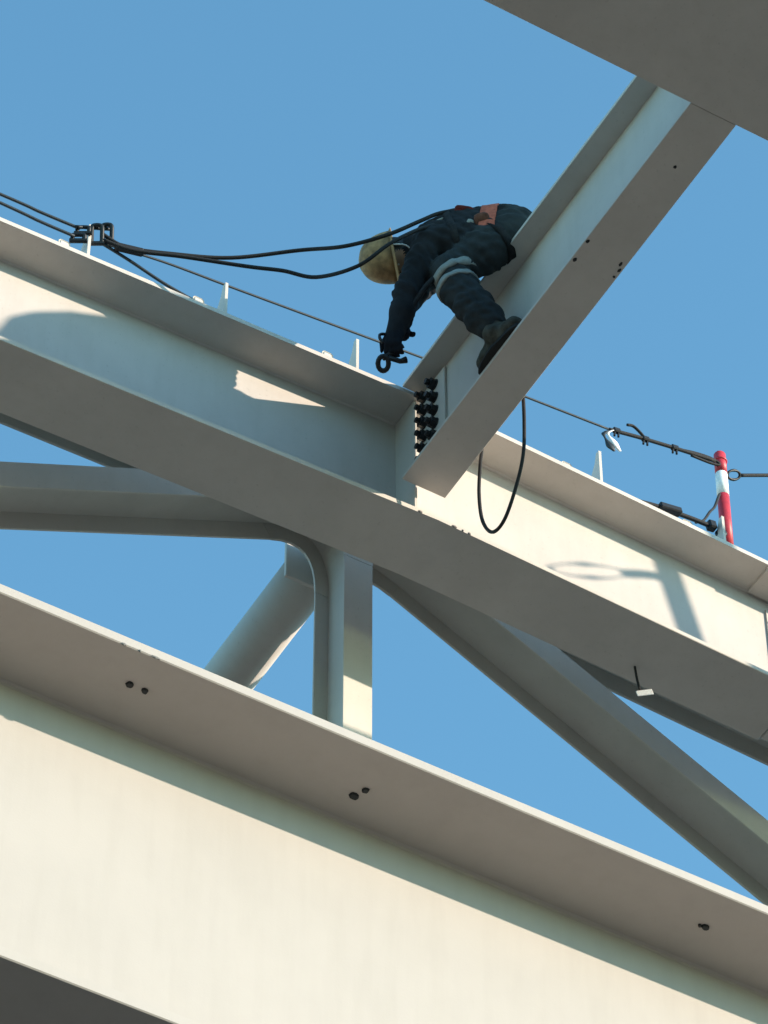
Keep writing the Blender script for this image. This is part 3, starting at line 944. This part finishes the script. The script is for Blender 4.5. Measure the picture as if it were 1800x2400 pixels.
# life line: anchor cleat - guard post
LL = [(4.955, 11.285, 17.872), (5.30, 11.300, 17.965), (5.75, 11.330, 18.06), (6.66, 11.395, 18.262), (7.20, 11.425, 18.370), (7.62, 11.445, 18.440), (8.10, 11.470, 18.520)]
tag(tube_obj('lifeline_wire', LL, 0.0066, M['wire'], None, 6), 'long thin dark wire strung above the top chord from cleat to red-white post', 'wire')
tag(tube_obj('turnbuckle_chain', [(8.10, 11.470, 18.520), (8.16, 11.473, 18.540), (8.32, 11.480, 18.590), (8.55, 11.492, 18.655), (8.83, 11.512, 18.735)], 0.011, M['rope'], None, 6), 'thick knotted dark end of the wire tied to the red-white post', 'wire')
def clip(c, label):
    t = thing('wire_clip', c, label, 'clip', 'clips on the life line')
    bm = bmesh.new(); add_box_oriented(bm, c, (0.92, 0.06, 0.25), (0, 1, 0), (-0.25, 0, 0.92), 0.05, 0.03, 0.032); bevel(bm, 0.006)
    link_mesh('saddle', bm, M['shackle'], t)
    bm = bmesh.new(); add_tube(bm, [(c[0] - .01, c[1], c[2]), (c[0] - .016, c[1], c[2] - .05)], .007, 6); add_tube(bm, [(c[0] + .012, c[1], c[2]), (c[0] + .010, c[1], c[2] - .045)], .007, 6)
    link_mesh('u_bolt', bm, M['shackle'], t)
clip((8.150, 11.472, 18.540), 'dark wire clip above the fluttering white ribbon')
clip((8.345, 11.481, 18.597), 'dark wire clip with a bent wire tail, middle of three')
clip((8.545, 11.491, 18.653), 'dark wire clip nearest the red-white post')
tag(tube_obj('wire_tail', [(8.345, 11.481, 18.600), (8.305, 11.478, 18.635), (8.265, 11.476, 18.655), (8.225, 11.474, 18.640)], 0.0085, M['rope'], None, 6), 'short bent wire tail sticking up from the middle clip', 'wire')
tag(tube_obj('wire_eye', [(8.56, 11.50, 18.665), (8.68, 11.505, 18.712), (8.80, 11.51, 18.740), (8.86, 11.51, 18.72), (8.80, 11.51, 18.695), (8.66, 11.50, 18.668)], 0.0075, M['rope'], None, 6), 'doubled wire eye looped to the top of the red-white post', 'wire')
# ribbon: two narrow strips hanging from the wire
rb = thing('ribbon', (8.10, 11.47, 18.52), 'white and dark ribbon hanging from the life line', 'ribbon')
for (pts, mat, nm) in (([(8.115, 11.465, 18.515), (8.085, 11.462, 18.470), (8.105, 11.455, 18.410), (8.150, 11.450, 18.345)], M['tag'], 'strip'),
                       ([(8.085, 11.470, 18.500), (8.062, 11.468, 18.450), (8.085, 11.462, 18.380), (8.115, 11.455, 18.330)], M['wire'], 'strip')):
    bm = bmesh.new(); sp = spline(pts, 5); rows = []
    for i, p in enumerate(sp):
        w = 0.012 + 0.007 * math.sin(i * 0.7)
        d = Vector((0.8, -0.5, 0.25)).normalized()
        t_ = Vector((0.3, 0.6, 0)).normalized() * 0.002
        rows.append([bm.verts.new(p + d * w + t_), bm.verts.new(p - d * w + t_), bm.verts.new(p - d * w - t_), bm.verts.new(p + d * w - t_)])
    for a_, c_ in zip(rows[:-1], rows[1:]):
        for q in range(4):
            bm.faces.new((a_[q], a_[(q + 1) % 4], c_[(q + 1) % 4], c_[q]))
    bm.faces.new(rows[0]); bm.faces.new(list(reversed(rows[-1])))
    link_mesh(nm, bm, mat, rb, smooth=True)

# guard post, banded red and white
def guard_post(base, top, label, r=0.034):
    t = thing('guard_post', base, label, 'post', 'guard posts on the roof steel')
    a = Vector(base); c = Vector(top); L = (c - a).length
    d = (c - a) / L
    cuts = [0.0, 0.10, 0.20, 0.30, 0.69, 0.855, 1.0]
    for i in range(6):
        bm = bmesh.new(); add_tube(bm, [a + d * L * cuts[i], a + d * L * cuts[i + 1]], r, 20, caps=True)
        o = link_mesh('red_band' if i % 2 else 'white_band', bm, M['red'] if i % 2 else M['white'], t)
        for p in o.data.polygons: p.use_smooth = len(p.vertices) == 4
    bm = bmesh.new(); add_ring(bm, c - d * 0.055, (1, 0, 0), (0, 1, 0), r, r, 0.007, 16, 6)
    link_mesh('collar', bm, M['red'], t, smooth=True)
    bm = bmesh.new(); bmesh.ops.create_icosphere(bm, subdivisions=2, radius=r * 0.98, matrix=Matrix.Translation(c) @ Matrix.Diagonal((1, 1, 0.6, 1)))
    link_mesh('cap', bm, M['red'], t, smooth=True)
    bm = bmesh.new(); add_box_oriented(bm, a + Vector((0, 0, 0.007)), (1, 0, 0), (0, 1, 0), (0, 0, 1), 0.13, 0.13, 0.012)
    link_mesh('foot_plate', bm, M['red'], t)
    return t
GP = (8.885, 11.55, ztop(8.885) + 0.002)
guard_post(GP, (8.878, 11.53, 18.83), 'red and white banded guard post standing on the top chord')
# horizontal turnbuckle and line leaving the post to the right
bm = bmesh.new()
rc = Vector((8.962, 11.53, 18.712))
add_ring(bm, rc, (0.876, 0.0, 0.482), (-0.3, -0.6, 0.6), 0.050, 0.026, 0.009, 16, 6)
tag(link_mesh('ring_bolt', bm, M['shackle'], None, smooth=True), 'dark ring joining the right-hand line to the red-white post', 'ring')
tag(tube_obj('lifeline_wire', [(9.010, 11.53, 18.738), (9.202, 11.53, 18.853), (10.0, 11.53, 19.33)], 0.0105, M['rope'], None, 8), 'dark line leaving the red-white post to the right edge', 'wire')
tag(tube_obj('hanging_rope', [(8.845, 11.52, 18.47), (8.80, 11.48, 18.37), (8.74, 11.44, 18.22), (8.69, 11.42, 18.13), (8.62, 11.39, 17.99), (8.545, 11.36, 17.90)], 0.008, M['rope'], None, 6), 'thin rope hanging slack from the red-white post to the flange', 'rope')
# ratchet strap lying on the flange
rt = thing('ratchet_strap', (8.45, 11.36, ztop(8.45)), 'black ratchet strap with buckle lying on the flange left of the post', 'strap')
link_mesh('strap', (lambda bm: add_tube(bm, spline([(8.12, 11.30, ztop(8.12) + 0.015), (8.25, 11.30, 17.80), (8.40, 11.31, 17.835), (8.52, 11.315, 17.855), (8.64, 11.32, 17.868)], 6), 0.013, 6))(bmesh.new()), M['rope'], rt, smooth=True)
bm = bmesh.new(); add_box_oriented(bm, (8.335, 11.30, 17.822), (0.97, 0, 0.2), (0, 1, 0), (-0.2, 0, 0.97), 0.14, 0.05, 0.038); bevel(bm, 0.006)
link_mesh('ratchet', bm, M['shackle'], rt)
bm = bmesh.new(); add_box_oriented(bm, (8.615, 11.32, 17.872), (0.97, 0, 0.2), (0, 1, 0), (-0.2, 0, 0.97), 0.05, 0.05, 0.055); bevel(bm, 0.008)
link_mesh('buckle', bm, M['shackle'], rt)
bm = bmesh.new(); add_ring(bm, (8.675, 11.32, 17.845), IR, (0, 0, 1), 0.022, 0.022, 0.012, 14, 6)
link_mesh('hook', bm, M['shackle'], rt, smooth=True)

# fittings at the anchor cleat on the left
def u_shackle(c, hw, hh, r, label):
    c = Vector(c); u = Vector(IR); v = Vector((-0.2, -0.33, 0.92)).normalized()
    t = thing('shackle', c, label, 'shackle', 'anchor shackles')
    bm = bmesh.new()
    add_tube(bm, spline([c - u * hw - v * hh, c - u * hw, c - u * hw * 0.95 + v * hh * 0.8, c - u * hw * 0.5 + v * hh, c + u * hw * 0.5 + v * hh, c + u * hw * 0.95 + v * hh * 0.8, c + u * hw, c + u * hw - v * hh], 4), r, 8)
    link_mesh('bow', bm, M['shackle'], t, smooth=True)
    bm = bmesh.new(); add_tube(bm, [c - u * hw * 1.5 - v * hh * 0.9, c + u * hw * 1.5 - v * hh * 0.9], r * 1.1, 8)
    link_mesh('pin', bm, M['shackle'], t)
u_shackle((4.906, 11.268, 17.892), 0.026, 0.055, 0.0115, 'dark bow shackle hooked to the right side of the leftmost cleat')
u_shackle((4.958, 11.262, 17.925), 0.024, 0.055, 0.0115, 'dark bow shackle second from the leftmost cleat, holding the lanyards')
u_shackle((4.832, 11.275, 17.888), 0.030, 0.018, 0.0105, 'small upper dark shackle left of the leftmost cleat')
u_shackle((4.812, 11.278, 17.815), 0.030, 0.018, 0.0120, 'small lower dark shackle left of the leftmost cleat')
tag(tube_obj('anchor_pin', [(4.79, 11.272, 17.885), (4.862, 11.27, 17.925), (4.985, 11.262, 17.985)], 0.010, M['shackle'], None, 8, 4), 'dark pin through the leftmost cleat joining its shackles', 'pin')
bm = bmesh.new(); add_box_oriented(bm, (5.075, 11.235, 17.845), (0.93, -0.3, -0.10), (0.3, 0.9, 0), (0.1, 0, 1), 0.15, 0.035, 0.050); bevel(bm, 0.01)
tag(link_mesh('rope_grab', bm, M['rope']), 'black rope grab where the two lanyards meet the anchor', 'clamp')
tag(tube_obj('stay_wire', [(4.815, 11.277, 17.893), (4.60, 11.285, 17.893), (4.374, 11.290, 17.897), (3.30, 11.31, 17.87)], 0.0085, M['wire'], None, 6), 'upper of two dark wires leaving the leftmost cleat to the left edge', 'wire', 'stay wires at the left edge')
tag(tube_obj('stay_wire', [(4.790, 11.279, 17.815), (4.60, 11.287, 17.820), (4.38, 11.290, 17.829), (3.30, 11.30, 17.84)], 0.0085, M['wire'], None, 6), 'lower of two dark wires leaving the leftmost cleat to the left edge', 'wire', 'stay wires at the left edge')
tag(tube_obj('tie_wire', [(4.95, 11.275, 17.85), (5.10, 11.275, 17.815), (5.30, 11.28, 17.765), (5.485, 11.285, ztop(5.485) + 0.006)], 0.0085, M['wire'], None, 6), 'taut dark wire dropping from the leftmost cleat to the flange', 'wire')

# cable loop hanging under the cross beam
tag(tube_obj('hanging_cable', [(6.90, 10.50, 17.45), (6.955, 10.565, 17.20), (6.965, 10.578, 16.95), (6.965, 10.600, 16.72), (6.965, 10.68, 16.55), (6.965, 10.79, 16.428), (6.965, 10.90, 16.450), (6.965, 10.985, 16.62), (6.965, 11.010, 16.85), (6.965, 10.99, 17.06), (6.955, 10.95, 17.22), (6.90, 10.93, 17.40)], 0.0095, M['rope'], None, 8), 'black cable hanging in a loop below the cross beam', 'cable')

# white tag hanging under the top chord
wt = thing('hanging_tag', (8.30, 11.60, 16.66), 'small white tag on a black cord under the top chord at right', 'tag')
tube_obj('cord', [(8.255, 11.60, ztop(8.255) - HA - 0.002), (8.262, 11.60, 16.76), (8.275, 11.60, 16.68)], 0.007, M['rope'], wt, 6)
bm = bmesh.new(); add_box_oriented(bm, (8.305, 11.60, 16.672), (0.86, -0.45, 0.22), (0.45, 0.86, 0), (-0.2, 0.1, 0.95), 0.085, 0.006, 0.040); bevel(bm, 0.002)
link_mesh('tag_plate', bm, M['tag'], wt)

# ------------------------------------------------------------------ on top of the overhead girder, beyond the frame: their shadows fall on the top chord's web
DT = CZ0 + 0.772
ob = [(7.86, DT), (7.92, 18.60), (7.957, 18.77), (8.087, 18.90), (8.313, 19.05), (8.50, 19.09), (8.66, 19.04), (8.75, 18.92), (8.82, 18.50), (8.86, DT)]  # outline of an added, unseen block, shaped for the shadow it throws
cv = tag(link_mesh('caster_block', bm_prism(ob, 'Y', 8.06, 8.32, 0.03), M['caster'], None), 'canvas-block added out of view on the overhead girder to shade the web', 'added caster')
gp2 = guard_post((12.04, 8.19, DT), (11.69, 8.19, 19.20), 'leaning red and white guard post on top of the overhead girder', 0.058)
sl = thing('sling', (11.2, 8.19, 18.77), 'long ring and sling tied to the leaning guard post', 'sling')
bm = bmesh.new(); add_ring(bm, (11.22, 8.19, 18.765), (0.51, 0, 0.25), (-0.25, 0, 0.51), 0.27, 0.045, 0.016, 24, 6)
link_mesh('ring', bm, M['rope'], sl, smooth=True)
tube_obj('strap', [(11.45, 8.19, 18.875), (11.60, 8.19, 18.95), (11.76, 8.19, 19.0)], 0.030, M['rope'], sl, 8)
